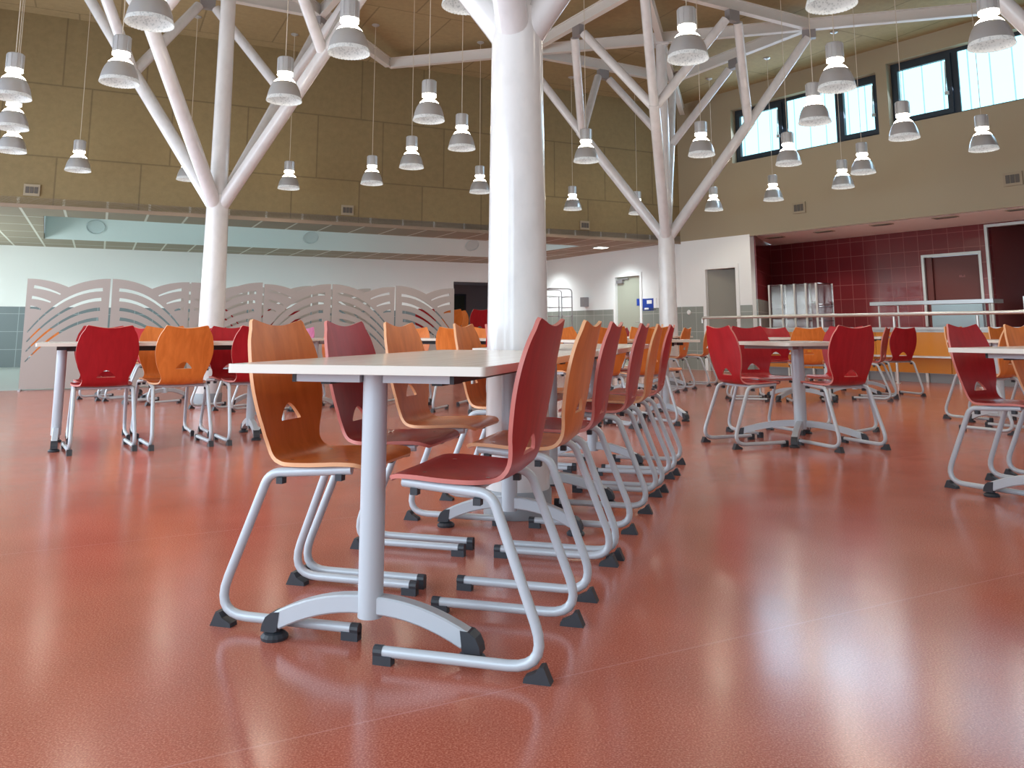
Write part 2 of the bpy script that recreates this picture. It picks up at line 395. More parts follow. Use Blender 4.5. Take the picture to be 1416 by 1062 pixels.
def window(name, s0, s1, z0, z1, bays):
    """bays: (s0, s1, sash) from the frame; panes are their own parts"""
    y0, y1 = .15, .21; fw = .05
    bm = BM()
    for a, b, c, d in ((s0, s1, z0, z0 + fw), (s0, s1, z1 - fw * 1.3, z1), (s0, s0 + fw, z0 + fw, z1 - fw * 1.3), (s1 - fw, s1, z0 + fw, z1 - fw * 1.3)): box(bm, a, b, y0, y1, c, d, X=X2)
    for a, b, sash in bays[1:]: box(bm, a - .05, a + .05, y0, y1, z0 + fw, z1 - fw * 1.3, X=X2)
    root = st(name, bm, 'wframe')
    for a, b, sash in bays:
        a0, b0 = a + .05, b - .05; c0, c1 = z0 + fw, z1 - fw * 1.3; q = 0
        if sash:
            q = .085; bm = BM()
            for r in ((a0, b0, c0, c0 + q), (a0, b0, c1 - q, c1), (a0, a0 + q, c0 + q, c1 - q), (b0 - q, b0, c0 + q, c1 - q)): box(bm, r[0], r[1], y0 - .035, y1 - .01, r[2], r[3], X=X2)
            sh = obj('sash', bm, 'wframe', root)
            bm = BM(); tube(bm, [X2 @ V3((b0 - q - .01, y0 - .06, (c0 + c1) / 2 - .14)), X2 @ V3((b0 - q + .005, y0 - .05, c1 - q - .05))], .012, 8)
            box(bm, b0 - q - .03, b0 - q + .03, y0 - .07, y0 - .03, (c0 + c1) / 2 - .2, (c0 + c1) / 2 - .14, X=X2); obj('handle', bm, 'steel', sh)
        bm = BM(); vs = [X2 @ V3(p) for p in ((a0 + q, y0 + .03, c0 + q), (b0 - q, y0 + .03, c0 + q), (b0 - q, y0 + .03, c1 - q), (a0 + q, y0 + .03, c1 - q))]
        vb = [v + N2 * .012 for v in vs]
        A = [bm.verts.new(v) for v in vs]; B = [bm.verts.new(v) for v in vb]
        bm.faces.new(A); bm.faces.new(B[::-1])
        for i in range(4): bm.faces.new((A[i], A[(i + 1) % 4], B[(i + 1) % 4], B[i]))
        lay = bm.loops.layers.uv.new('uv')
        for f in bm.faces:
            for l in f.loops: l[lay].uv = ((l.vert.co - C0).dot(D2) - a0 + .2, l.vert.co.z)
        obj('pane', bm, 'pane', root)
    return root
window('window_1', 1.5, 4.75, 4.26, 5.40, [(1.5, 2.72, True), (2.72, 3.88, False), (3.88, 4.75, True)])
window('window_2', 4.95, 9.2, 4.36, 5.50, [(4.95, 6.06, True), (6.06, 8.1, False), (8.1, 9.2, True)])

# serving alcove
bW, bE = WS(.75, 2.15), WS(12.5, 1.60)
bD = (bE - bW).normalized(); bN = V3((-bD.y, bD.x, 0)); XB = frame_x(bW, bD)
def bs(s): return (WS(s, 2.0) - bW).dot(bD)
h0, h1 = bs(4.33), bs(5.40)
wall('wall_alcove', bW, bD, (bE - bW).length, 0, ZL, .15, 'redtile', [(h0, h1, .9, 2.22), (bs(5.56), bs(8.2), .001, 2.68)])
sA = WS(1.885, .145)
wall('wall_alcove_side', sA, bW - sA, (bW - sA).length, 1.45, ZL, .1, 'redtile')
wall('trim_8', sA, bW - sA, (bW - sA).length, 0, 1.45, .1, 'greytile')
slab('ceiling_alcove', [WS(1.75, .28), WS(12.5, .28), WS(12.5, 2.6), WS(.6, 2.6)], ZL - .02, ZL + .1, 'alcove_ceil', ax=D2)
bm = BM()
for r in ((h0 - .03, h0 + .02, .9, 2.25), (h1 - .02, h1 + .03, .9, 2.25), (h0 + .02, h1 - .02, 2.20, 2.25), (bs(5.56) - .04, bs(5.56) + .01, 0, 2.71), (bs(5.56) + .01, bs(8.2), 2.66, 2.71)): box(bm, r[0], r[1], -.015, .03, r[2], r[3], X=XB)
st('trim_9', bm, 'steel')
bm = BM(); box(bm, h0 + .02, h1 - .02, .10, .13, 1.33, 2.2, X=XB); box(bm, h0 + .02, h0 + .14, .05, .10, .9, 2.2, X=XB); st('window_3', bm, 'brown')
bm = BM(); box(bm, h0 + .15, h1 + .02, -.09, -.02, .86, 1.345, X=XB); bevel(bm, .006, 1)
tag(obj('sideboard', bm, 'bluepanel'), 'blue-grey steel panel standing under the hatch in the red tiled wall', 'cabinet')
bm = BM()
for k in range(4): box(bm, h0 + .62 + k * .028, h0 + .64 + k * .028, .094, .099, 1.80, 1.84 if k != 2 else 1.815, X=XB)
tag(obj('label_plate', bm, 'redtile'), 'tiny pale red marking on the brown-red hatch shutter', 'marking')
bm = BM(); X = frame_x(bW + bD * bs(5.3), bD)
for b_ in ((0, 4.2, 2.4, 2.5, 0, 2.8), (0, .1, .16, 2.4, 0, 2.8), (4.1, 4.2, .16, 2.4, 0, 2.8), (0, 4.2, .16, 2.5, 2.8, 2.9)): box(bm, *b_, X=X)
st('wall_scullery', bm, 'redtile')
bm = BM(); X = frame_x(bW + bD * bs(6.3), bD); box(bm, 0, .55, .3, .8, 0.0, 1.42, X=X); bevel(bm, .02, 2)
tag(obj('dish_trolley', bm, 'bluepanel'), 'grey cabinet standing in the dark opening at right behind the counter', 'cabinet')
bm = BM()
for r in ((6.44, 6.48, 0, 1.34), (6.62, 6.66, 0, 1.34), (6.44, 6.66, 1.34, 1.38)): box(bm, r[0], r[1], 1.0, 1.04, r[2], r[3], X=X2)
tag(obj('tray_return_rack', bm, 'rail'), 'narrow pale steel rack standing beyond the right end of the serving shelf', 'rack')
for i, (s, n_) in enumerate(((1.93, .73), (3.14, .62), (4.39, .50), (5.56, .46), (6.74, .42))):
    n_ = max(n_, .45)
    bm = BM(); box(bm, s - .2, s + .2, n_ - .07, n_ + .07, ZL - .034, ZL - .0205, X=X2); o = obj('ceiling_vent', bm, 'vent')
    bm = BM()
    for k in range(4): box(bm, s - .17, s + .17, n_ - .055 + k * .03, n_ - .04 + k * .03, ZL - .040, ZL - .0342, X=X2)
    obj('grille', bm, 'dark', o)
    tag(o, ('first', 'second', 'third', 'fourth', 'fifth')[i] + ' dark slotted vent from the left in the alcove ceiling over the counter', 'vent', 'vents in the alcove ceiling')

# outer glazing out of the picture: daylight comes in at the left and from behind
def glazed(name, org, ax, length, z0, z1, pitch):
    n = int(length / pitch); w = length / n
    o = wall(name, org, ax, length, 0, ZC, .2, 'plaster', [(i * w + .12, (i + 1) * w - .12, z0, z1) for i in range(n)])
glazed('wall_left', RM(EL, MR), MX, -MR, .5, 3.3, 3.0)
glazed('wall_front', RM(6, MR), -EX, 6 - EL, .5, 3.3, 3.5)
wall('wall_left_low', RM(EL, 0), MX, 7.5, 0, ZL, .15, 'plaster', [(.8, 6.6, .9, 2.3)])
e2 = WS(16.5, 0); e3 = RM(6, MR)
wall('wall_side', e2, e3 - e2, (e3 - e2).length, 0, ZC, .2, 'plaster')
wall('wall_alcove_end', WS(12.4, 0), N2, 2.6, 0, ZL, .1, 'redtile')
wall('wall_right_lower', WS(12.4, 0), D2, 4.1, 0, ZL, .28, 'plaster')

# wall vents
for E_, lab in ((-12.42, 'at the left photo edge'), (-7.45, 'left of the centre column'), (-2.45, 'left of the farthest tree')):
    bm = BM(); X = frame_x(RM(E_, 0), EX); box(bm, -.11, .11, -.028, 0, 2.89, 3.07, X=X); bevel(bm, .006, 1); o = obj('wall_vent', bm, 'vent')
    bm = BM()
    for k in range(3): box(bm, -.085 + k * .06, -.035 + k * .06, -.034, -.0285, 2.93, 3.03, X=X)
    obj('grille', bm, 'dark', o); tag(o, 'square vent low on the tan back wall, ' + lab, 'vent', 'vents low on the back wall')
for s_, lab in ((3.05, 'under the left window group'), (6.87, 'at the right edge of the photo')):
    bm = BM(); box(bm, s_ - .14, s_ + .14, -.028, 0, 3.04, 3.25, X=X2); bevel(bm, .006, 1); o = obj('wall_vent', bm, 'vent')
    bm = BM()
    for k in range(3): box(bm, s_ - .10 + k * .07, s_ - .04 + k * .07, -.034, -.0285, 3.08, 3.21, X=X2)
    obj('grille', bm, 'dark', o); tag(o, 'small square vent on the beige right wall, ' + lab, 'vent', 'vents on the right wall')

# ------------------------------------------------------------------ small things on the white wall
def on4(s, z, w, h, d, name, m, label, cat, bev=.01):
    bm = BM(); x = W4L - s; box(bm, x - w / 2, x + w / 2, -d, -.0005, z - h / 2, z + h / 2, X=X4)
    if bev: bevel(bm, bev, 2)
    return tag(obj(name, bm, m), label, cat)
on4(3.7, 1.54, .2, .24, .13, 'soap_dispenser', 'bracket', 'small grey dispenser box on the white wall left of the green door', 'dispenser', .02)
bm = BM(); xs = W4L - 1.17
box(bm, xs - .20, xs + .20, -.012, -.0005, 1.27, 1.55, X=X4); sg = tag(obj('notice_board', bm, 'bluesign'), 'blue notice with pale markings on the wall right of the green door', 'sign')
bm = BM(); box(bm, xs - .13, xs + .02, -.016, -.0122, 1.30, 1.34, X=X4); box(bm, xs - .04, xs + .14, -.016, -.0122, 1.43, 1.51, X=X4); box(bm, xs + .2005, xs + .30, -.012, -.0005, 1.27, 1.55, X=X4); obj('white_print', bm, 'plaster', sg)
bm = BM(); box(bm, W4L - 1.66, W4L - 1.55, .040, .049, 1.40, 1.56, X=X4); tag(obj('door_sign', bm, 'bluesign'), 'tiny blue sign on the olive green door leaf', 'sign')
bm = BM(); lathe(bm, [(0, 0), (.05, 0), (.055, .012), (.04, .035), (0, .04)], 16)
bmesh.ops.transform(bm, matrix=Matrix.Translation(WS(.21, -.0125, 1.21)) @ Matrix((D2, V3((0, 0, 1)), -N2)).transposed().to_4x4(), verts=bm.verts)
tag(obj('call_point', bm, 'plaster', None, True), 'small round white call button on the grey tiles left of the open door', 'button')
# wire trolley in front of the white wall
def wire_trolley(name, x, y, rz, label):
    root = empty(name, (x, y, 0), rz, label=label, cat='trolley')
    for sy in (-.3, .3):
        bm = BM(); tube(bm, arc_corner([(-.33, sy, .1), (-.33, sy, 1.78), (.33, sy, 1.78), (.33, sy, .1)], .1), .014, 8); obj('end_hoop', bm, 'bracket', root, True)
    for z in (.25, .55, .85, 1.15, 1.35, 1.6):
        bm = BM(); tube(bm, [(-.33, -.3, z), (-.33, .3, z)], .009, 6); tube(bm, [(.33, -.3, z), (.33, .3, z)], .009, 6); tube(bm, [(-.33, -.3, z), (.33, -.3, z)], .009, 6); tube(bm, [(0, -.3, z), (0, .3, z)], .007, 6); obj('shelf_rail', bm, 'bracket', root)
    bm = BM(); tube(bm, [(0, -.3, .2), (0, -.3, 1.6)], .012, 6); obj('upright', bm, 'bracket', root)
    for sx in (-.33, .33):
        for sy in (-.3, .3):
            bm = BM(); tube(bm, [(sx - .012, sy, .05), (sx + .012, sy, .05)], .05, 12); tube(bm, [(sx, sy, .05), (sx, sy, .13)], .01, 6); obj('caster', bm, 'rubber', root)
    return root
wire_trolley('wire_trolley', .98, 19.6, math.radians(20), 'tall grey wire trolley with rounded hoops in front of the white wall')

# ------------------------------------------------------------------ serving counter, rail, shelf, display case
ct = empty('serving_counter', WS(2.1, -.28), 0, label='long orange fronted serving counter with steel top in front of the red tiles', cat='counter')
XI = Matrix.Translation(-WS(2.1, -.28))
def cpart(name, rows, m, bev=0, parent=ct):
    bm = BM()
    for r in rows: box(bm, *r, X=XI @ X2)
    if bev: bevel(bm, bev, 1)
    return obj(name, bm, m, parent)
for k in range(6): cpart('front_panel', [(2.1 + k * 1.25, 3.34 + k * 1.25, -.28, -.24, .15, .80)], 'counter', .004)
cpart('worktop', [(2.06, 9.65, -.32, .46, .84, .88), (2.06, 9.65, -.24, .46, .80, .8395)], 'steel', .003)
cpart('carcass', [(2.12, 9.6, -.2395, .44, .14, .7995)], 'steel')
cpart('tray_slide', [(2.1, 9.6, -.43, -.2805, .395, .425)], 'rail', .004)
cpart('plinth', [(2.12, 9.6, -.22, .4, 0, .139)], 'collar')
for k in range(14): cpart('leg', [(2.3 + k * .52, 2.34 + k * .52, -.275, -.235, 0, .1495)], 'rail')
rl = empty('tray_rail', WS(1.3, -.87), 0, label='long tubular steel barrier rail on thin posts in front of the orange counter', cat='rail')
XR = Matrix.Translation(-WS(1.3, -.87)) @ X2
bm = BM(); tube(bm, arc_corner([XR @ V3((1.32, -.87, .97)), XR @ V3((1.32, -.87, 1.075)), XR @ V3((11.5, -.87, 1.10))], .05), .028, 12); obj('handrail', bm, 'rail', rl, True)
for k in range(7):
    s = 2.70 + k * 1.29
    bm = BM(); tube(bm, [XR @ V3((s, -.87, 0)), XR @ V3((s, -.87, 1.05))], .021, 10); lathe(bm, [(0, 0), (.05, 0), (.05, .01), (0, .012)], 12, ((XR @ V3((s, -.87, 0))).x, (XR @ V3((s, -.87, 0))).y)); obj('post', bm, 'rail', rl, True)
gs = empty('serving_shelf', WS(4.43, .1, .88), 0, label='raised stainless steel serving shelf on thin posts above the counter', cat='shelf')
XG = Matrix.Translation(-WS(4.43, .1, .88)) @ X2
bm = BM(); box(bm, 4.40, 6.45, -.06, .28, 1.255, 1.315, X=XG); bevel(bm, .012, 2); obj('shelf_board', bm, 'shelfsteel', gs)
for s in (4.47, 4.82, 6.32):
    bm = BM(); tube(bm, [XG @ V3((s, .1, .881)), XG @ V3((s, .1, 1.25))], .016, 8); obj('post', bm, 'rail', gs)
dc = empty('display_case', WS(2.3, .1, .88), 0, label='tall clear glass display case with white uprights standing on the counter', cat='display case')
XD = Matrix.Translation(-WS(2.3, .1, .88)) @ X2
for a, b, c, d in ((2.3, 3.4, -.06, -.055), (2.3, 3.4, .395, .4), (2.3, 2.305, -.055, .395), (3.395, 3.4, -.055, .395)):
    bm = BM(); box(bm, a, b, c, d, .882, 1.68, X=XD); obj('glass_panel', bm, 'glass', dc)
for z in (1.0, 1.26, 1.30, 1.69):
    bm = BM(); box(bm, 2.31, 3.39, -.05, .39, z, z + .012, X=XD); obj('shelf', bm, 'glass', dc)
for s, y in ((2.33, -.08), (2.62, -.08), (2.9, -.08), (3.15, -.08), (3.37, -.08), (2.33, .42), (3.37, .42), (2.9, .42)):
    bm = BM(); box(bm, s - .014, s + .014, y - .012, y + .012, .882, 1.70, X=XD); obj('upright', bm, 'beam', dc)
for s, z in ((3.05, 1.031), (3.2, 1.331), (2.75, 1.031)):
    bm = BM(); c_ = XG @ V3((0, 0, 0)); bm2 = None
    lathe(bm, [(0, 0), (.03, 0), (.06, .05), (.055, .05), (.03, .006), (0, .006)], 14); o = obj('bowl', bm, 'beam', None, True); o.location = WS(s, .12, z - .0175)
    tag(o, 'small pale bowl in the display case, ' + {3.05: 'lower shelf right', 3.2: 'upper shelf', 2.75: 'lower shelf left'}[s], 'bowl', 'bowls in the display case')

# ------------------------------------------------------------------ lattice screens
def slot(pts, w0, w1):
    """tapered closed outline round a polyline"""
    k = len(pts); L, R = [], []
    for i, p in enumerate(pts):
        a, b = pts[max(i - 1, 0)], pts[min(i + 1, k - 1)]; dx, dy = b[0] - a[0], b[1] - a[1]; d = math.hypot(dx, dy)
        w = (w0 + (w1 - w0) * i / (k - 1)) / 2; nx, ny = -dy / d * w, dx / d * w
        L.append((p[0] + nx, p[1] + ny)); R.append((p[0] - nx, p[1] - ny))
    return L + R[::-1]
def bez(a, b, c, n=12): return [((1 - q) ** 2 * a[0] + 2 * q * (1 - q) * b[0] + q * q * c[0], (1 - q) ** 2 * a[1] + 2 * q * (1 - q) * b[1] + q * q * c[1]) for q in (i / n for i in range(n + 1))]
PW, PH = 1.06, 1.58
def screen_mesh(flip):
    X = (lambda f: (1 - f) * PW) if flip else (lambda f: f * PW)
    Y = lambda f: PH * (1 - f)
    top = [(X(q), Y(f)) for q, f in bez((0, 0), (.26, .0), (.51, .085), 10) + bez((.51, .085), (.74, .012), (1, .015), 10)[1:]]
    out = [(X(0), .02), (X(1), .02)] + top[::-1]
    out = out[:2] + [p for p in top[::-1]]
    if flip: out = out[::-1]
    hs = []
    for a, b, c in (((.09, .10), (.58, .115), (.955, .49)), ((.10, .19), (.55, .21), (.955, .575)), ((.11, .28), (.55, .30), (.955, .66)), ((.12, .37), (.55, .39), (.955, .75))):
        hs.append(slot([(X(p), Y(q)) for p, q in bez(a, b, c)], .050, .017))
    for a, b, c in (((.92, .085), (.75, .10), (.60, .15)), ((.935, .18), (.82, .19), (.71, .222)), ((.945, .268), (.88, .27), (.82, .288))):
        hs.append(slot([(X(p), Y(q)) for p, q in bez(a, b, c, 5)], .044, .020))
    bm = BM(); sheet(bm, out, hs, lambda u, v: V3((u, 0, v)), lambda u, v: V3((0, -1, 0)), .022)
    return bm
ps = {}
pa = math.atan2(PD.y, PD.x)
P0 = V3((-6.87, 11.80, 0))
desc = ['leftmost taupe lattice screen of the front row, at its free left end', 'taupe lattice screen second from the left, behind the red and orange chairs', 'taupe lattice screen third from the left, half behind the left tree column', 'taupe lattice screen just right of the left tree column', 'taupe lattice screen fifth from the left, behind the near table', 'rightmost taupe lattice screen, ending beside the dim corridor']
def screen(flip, org, label, feet=True):
    root = empty('lattice_screen', org, pa, label=label, cat='screen', group='taupe lattice screens')
    k = flip
    if k in ps: o = ps[k].copy(); COL.objects.link(o); o.parent = root
    else: o = ps[k] = obj('panel', screen_mesh(flip), 'partition', root)
    for x in (.0, PW - .03):
        bm = BM(); box(bm, x, x + .03, -.16, .16, 0, .019); obj('foot', bm, 'frame', root)
    return root
for i, fl in enumerate((True, False, True, True, False, False)): screen(fl, P0 + PD * (i * 1.087 + .012), desc[i])
nb = V3((-PD.y, PD.x, 0))
for i in range(3): screen(i == 1, P0 + PD * (2.15 + i * 1.087) + nb * 1.3, 'taupe lattice screen of the hidden second row, ' + ('left', 'middle', 'right')[i] + ' one, peeping over the front row').scale.z = 1.02

# ------------------------------------------------------------------ chair
def catmull(P, n=8):
    out = []
    for i in range(len(P) - 1):
        p0, p1, p2, p3 = P[max(i - 1, 0)], P[i], P[i + 1], P[min(i + 2, len(P) - 1)]
        for k in range(n):
            q = k / n
            out.append(tuple(.5 * (2 * b + (c - a) * q + (2 * a - 5 * b + 4 * c - d) * q * q + (3 * b - a - 3 * c + d) * q ** 3) for a, b, c, d in zip(p0, p1, p2, p3)))
    out.append(P[-1]); return out
PROF = catmull([(.430, .444), (.405, .458), (.35, .460), (.27, .455), (.19, .453), (.135, .458), (.105, .478), (.088, .515), (.073, .58), (.057, .66), (.037, .76), (.009, .872)], 8)
ARC = [0.0]
for a, b in zip(PROF, PROF[1:]): ARC.append(ARC[-1] + math.hypot(b[0] - a[0], b[1] - a[1]))
LEN = ARC[-1]
def prof(q):
    q = min(max(q, 0), LEN)
    for i in range(len(ARC) - 1):
        if q <= ARC[i + 1]:
            f = (q - ARC[i]) / (ARC[i + 1] - ARC[i]); a, b = PROF[i], PROF[i + 1]
            return V3((0, a[0] + (b[0] - a[0]) * f, a[1] + (b[1] - a[1]) * f)), V3((0, b[0] - a[0], b[1] - a[1])).normalized()
def arc_at_z(z): return min((q for q in (i * LEN / 800 for i in range(300, 801))), key=lambda q: abs(prof(q)[0].z - z))
QB = min((i * LEN / 800 for i in range(801)), key=lambda q: (prof(q)[0] - V3((0, .115, .468))).length)
WPTS = catmull([(0, .150), (.012, .172), (.05, .190), (.15, .199), (.25, .190), (QB - .03, .161), (QB + .03, .148), (QB + .075, .163), (QB + .13, .185), (QB + .21, .2015), (QB + .28, .199), (QB + .35, .182), (LEN - .03, .1585), (LEN - .009, .1515), (LEN, .141)], 6)
def half_w(q):
    for (a, wa), (b, wb) in zip(WPTS, WPTS[1:]):
        if q <= b: return wa + (wb - wa) * (q - a) / max(b - a, 1e-6)
    return WPTS[-1][1]
def shell_pos(u, v):
    p, t = prof(v); k = min(max((v - QB + .02) / .12, 0), 1); k2 = min(max((.4 * QB - v) / .1, 0), 1)
    dish = .015 * (u / .2) ** 2 * k
    seat = .010 * (1 - (u / .2) ** 2) * (1 - k) * min(max(v / .08, 0), 1)
    return V3((u, p.y + dish, p.z - seat))
def shell_nrm(u, v):
    t = prof(v)[1]; n = V3((0, -t.z, t.y)); return -n
def make_shell(mats, zh=.512, wh=.060, hh=.042):
    qs = [i * LEN / 46 for i in range(46)] + [LEN - .008, LEN]
    right = [(half_w(q), q) for q in qs]
    topc = [(half_w(LEN) * (1 - 2 * i / 12), LEN - .021 * math.sin(PI * i / 12) ** 1.15) for i in range(1, 12)]
    out = right + topc + [(-a, b) for a, b in right[::-1]]
    z0 = arc_at_z(zh); hole = []
    hole += [(-wh, z0), (wh, z0)]
    for i in range(13):
        c_ = math.cos(PI * i / 12); hole.append(((wh - .001) * c_, z0 + .006 + hh * (1 - abs(c_) ** 1.75)))
    extra = []
    for i in range(1, 45):
        q = i * LEN / 45; w = half_w(q)
        for j in range(-5, 6):
            x = j / 6 * w
            if q > LEN - .04 or abs(x) > .13 and q > LEN - .05: continue
            if abs(x) < .074 and z0 - .012 < q < z0 + .07: continue
            extra.append((x, q))
    bm = BM(); sheet(bm, out, [hole], shell_pos, shell_nrm, .0115, extra, 0, 1)
    for x in (-.12, .12):
        for q in (.09, .27):
            p = shell_pos(x, q); b2 = len(bm.verts)
            ring = [bm.verts.new(p + V3((.006 * math.cos(k * PI / 4), .006 * math.sin(k * PI / 4), .0075))) for k in range(8)]
            f = bm.faces.new(ring); f.material_index = 2
    o = obj('seat_shell', bm, mats, None, True)
    return o
def make_chair(color):
    root = empty('school_chair', (0, 0, 0))
    sh = make_shell([color, color + '_edge', 'screw'], *((.558, .056, .046) if color == 'orange' else ())); sh.parent = root
    for s in (-1, 1):
        bm = BM(); r = .0135
        path = [(s * .203, .435, .030), (s * .203, .0, .030), (s * .190, .132, .4265), (s * .166, .385, .4425)]
        path[1] = (s * .204, -.022, .030)
        tube(bm, arc_corner(path, [.075, .055], 7), r, 12)
        lg = obj('leg', bm, 'frame', root, True)
        bm = BM()
        prf = [(-.025, 0), (.044, 0), (.042, .011), (.030, .0165), (.014, .024), (.004, .038), (-.007, .040)]
        A = [bm.verts.new((s * .203 - .0165, y, z)) for y, z in prf]; B = [bm.verts.new((s * .203 + .0165, y, z)) for y, z in prf]
        bm.faces.new(A); bm.faces.new(B[::-1])
        for i in range(len(prf)): bm.faces.new((A[i], A[(i + 1) % 7], B[(i + 1) % 7], B[i]))
        bevel(bm, .003, 1); obj('rear_foot', bm, 'rubber', lg)
        bm = BM(); tube(bm, [(s * .203, .416, .030), (s * .203, .440, .030)], .0150, 12); box(bm, s * .203 - .013, s * .203 + .013, .39, .440, 0, .022); obj('front_cap', bm, 'rubber', lg)
        for y, z in ((.17, .424), (.35, .4375)):
            bm = BM(); xb = .187 if y < .2 else .169; box(bm, s * xb - .012, s * xb + .012, y - .010, y + .010, z - .026, z - .008); bevel(bm, .004, 1); obj('stacking_buffer', bm, 'rubber', lg)
    for y, z in ((.19, .4285), (.34, .4375)):
        bm = BM(); tube(bm, [(-(.178 if y < .2 else .16), y, z), ((.178 if y < .2 else .16), y, z)], .0095, 10); obj('cross_bar', bm, 'frame', root, True)
    return root
CH = {}
def chair(color, p, ang, label, group=None, z=0.0):
    """p: floor point under the rear of the sled; ang: degrees, where the sitter looks"""
    if color not in CH: o = CH[color] = make_chair(color)
    else: o = copy_tree(CH[color])
    o.location = (p[0], p[1], z); o.rotation_euler = (0, 0, math.radians(ang - 90 + random.uniform(-.8, .8)))
    return tag(o, label, 'chair', group)

# ------------------------------------------------------------------ tables
def rounded_rect(x0, x1, y0, y1, r, n=5):
    out = []
    for cx, cy, a in ((x1 - r, y0 + r, -PI / 2), (x1 - r, y1 - r, 0), (x0 + r, y1 - r, PI / 2), (x0 + r, y0 + r, PI)):
        for i in range(n + 1): out.append((cx + r * math.cos(a + PI / 2 * i / n), cy + r * math.sin(a + PI / 2 * i / n)))
    return out
ZT = .748
def foot_arch(bm, d, reach, zc=.115, ze=.050, w=.042, h=.046):
    """curved foot from the post outwards along d"""
    pts = []
    for i in range(9):
        q = i / 8; x = .02 + (reach - .02) * q; pts.append((x, zc + (ze - zc) * q * q))
    sd = V3((-d.y, d.x, 0)); prev = None
    for i, (x, z) in enumerate(pts):
        a, b = pts[max(i - 1, 0)], pts[min(i + 1, 8)]; tl = math.hypot(b[0] - a[0], b[1] - a[1]); nx, nz = -(b[1] - a[1]) / tl, (b[0] - a[0]) / tl
        ring = [bm.verts.new(d * (x + nx * q) + sd * y + V3((0, 0, z + nz * q))) for q, y in ((-h / 2, -w / 2), (-h / 2, w / 2), (h / 2, w / 2), (h / 2, -w / 2))]
        if prev:
            for k in range(4): bm.faces.new((prev[k], prev[(k + 1) % 4], ring[(k + 1) % 4], ring[k]))
        else: bm.faces.new(ring[::-1])
        prev = ring
    bm.faces.new(prev)
def pad(bm, c, d):
    lathe(bm, [(0, 0), (.036, 0), (.038, .008), (.030, .016), (.016, .02), (.016, .026), (0, .026)], 16, (c.x, c.y))
    sd = V3((-d.y, d.x, 0)); prof_ = [(-.018, .026), (-.024, .076), (.002, .072), (.018, .060), (.028, .040), (.031, .022), (-.008, .022)]
    A = [bm.verts.new(c + d * x - sd * .0225 + V3((0, 0, z))) for x, z in prof_]; B = [bm.verts.new(c + d * x + sd * .0225 + V3((0, 0, z))) for x, z in prof_]
    bm.faces.new(A); bm.faces.new(B[::-1])
    for i in range(7): bm.faces.new((A[i], A[(i + 1) % 7], B[(i + 1) % 7], B[i]))
def make_table(L, over=.16, hw=.368):
    """local x along the table from the first leg, y across"""
    root = empty('canteen_table', (0, 0, 0)); sp = L - 2 * over
    bm = BM(); sheet(bm, rounded_rect(-over, sp + over, -hw, hw, .012), [], lambda u, v: V3((u, v, ZT - .012)), lambda u, v: V3((0, 0, 1)), .024, (), 0, 1); bevel(bm, .002, 1, 60); obj('tabletop', bm, ['top', 'top_edge'], root)
    for x in (0, sp):
        bm = BM(); tube(bm, [(x, 0, .082), (x, 0, ZT - .0245)], .034, 24); lg = obj('leg', bm, 'frame', root, True)
        for s in (-1, 1):
            bm = BM(); foot_arch(bm, V3((0, s, 0)), .275); bmesh.ops.translate(bm, verts=bm.verts, vec=(x, 0, 0)); bevel(bm, .004, 1, 60); f = obj('foot_arm', bm, 'frame', lg)
            bm = BM(); pad(bm, V3((x, s * .285, 0)), V3((0, s, 0))); obj('foot_pad', bm, 'rubber', f)
        bm = BM()
        for a, b in ((-.23, -.035), (.035, .23)): box(bm, x - .03, x + .03, a, b, ZT - .052, ZT - .0245)
        obj('cross_beam', bm, 'frame', lg)
        for y in (-.242, .230):
            bm = BM(); box(bm, x - .032, x + .032, y, y + .012, ZT - .053, ZT - .0245); obj('end_cap', bm, 'rubber', lg)
    for y in (-.17, .17):
        bm = BM(); box(bm, .0305, sp - .0305, y - .015, y + .015, ZT - .062, ZT - .0245); obj('support_rail', bm, 'rubber', root)
    return root
TB = {}
def table(kind, p, ang, label, make):
    if kind not in TB: o = TB[kind] = make()
    else: o = copy_tree(TB[kind])
    o.location = (p[0], p[1], 0); o.rotation_euler = (0, 0, math.radians(ang)); return tag(o, label, 'table')
def make_square(w=.8):
    root = empty('square_table', (0, 0, 0)); hw = w / 2
    bm = BM(); sheet(bm, rounded_rect(-hw, hw, -hw, hw, .03), [], lambda u, v: V3((u, v, ZT - .013)), lambda u, v: V3((0, 0, 1)), .026, (), 0, 1); obj('tabletop', bm, ['top', 'top_edge'], root)
    bm = BM(); tube(bm, [(0, 0, .085), (0, 0, ZT - .0265)], .047, 24); lg = obj('leg', bm, 'frame', root, True)
    for k in range(4):
        d = V3((math.cos(PI / 4 + k * PI / 2), math.sin(PI / 4 + k * PI / 2), 0))
        bm = BM(); foot_arch(bm, d, .44, .125); bevel(bm, .004, 1, 60); f = obj('foot_arm', bm, 'frame', lg)
        bm = BM(); pad(bm, d * .45, d); obj('foot_pad', bm, 'rubber', f)
        bm = BM(); X = frame_x(V3((0, 0, 0)), d); box(bm, .049, .40, -.015, .015, ZT - .056, ZT - .0267, X=X); obj('support_arm', bm, 'bracket', root)
    return root
def dirv(a): return V3((math.cos(math.radians(a)), math.sin(math.radians(a)), 0))

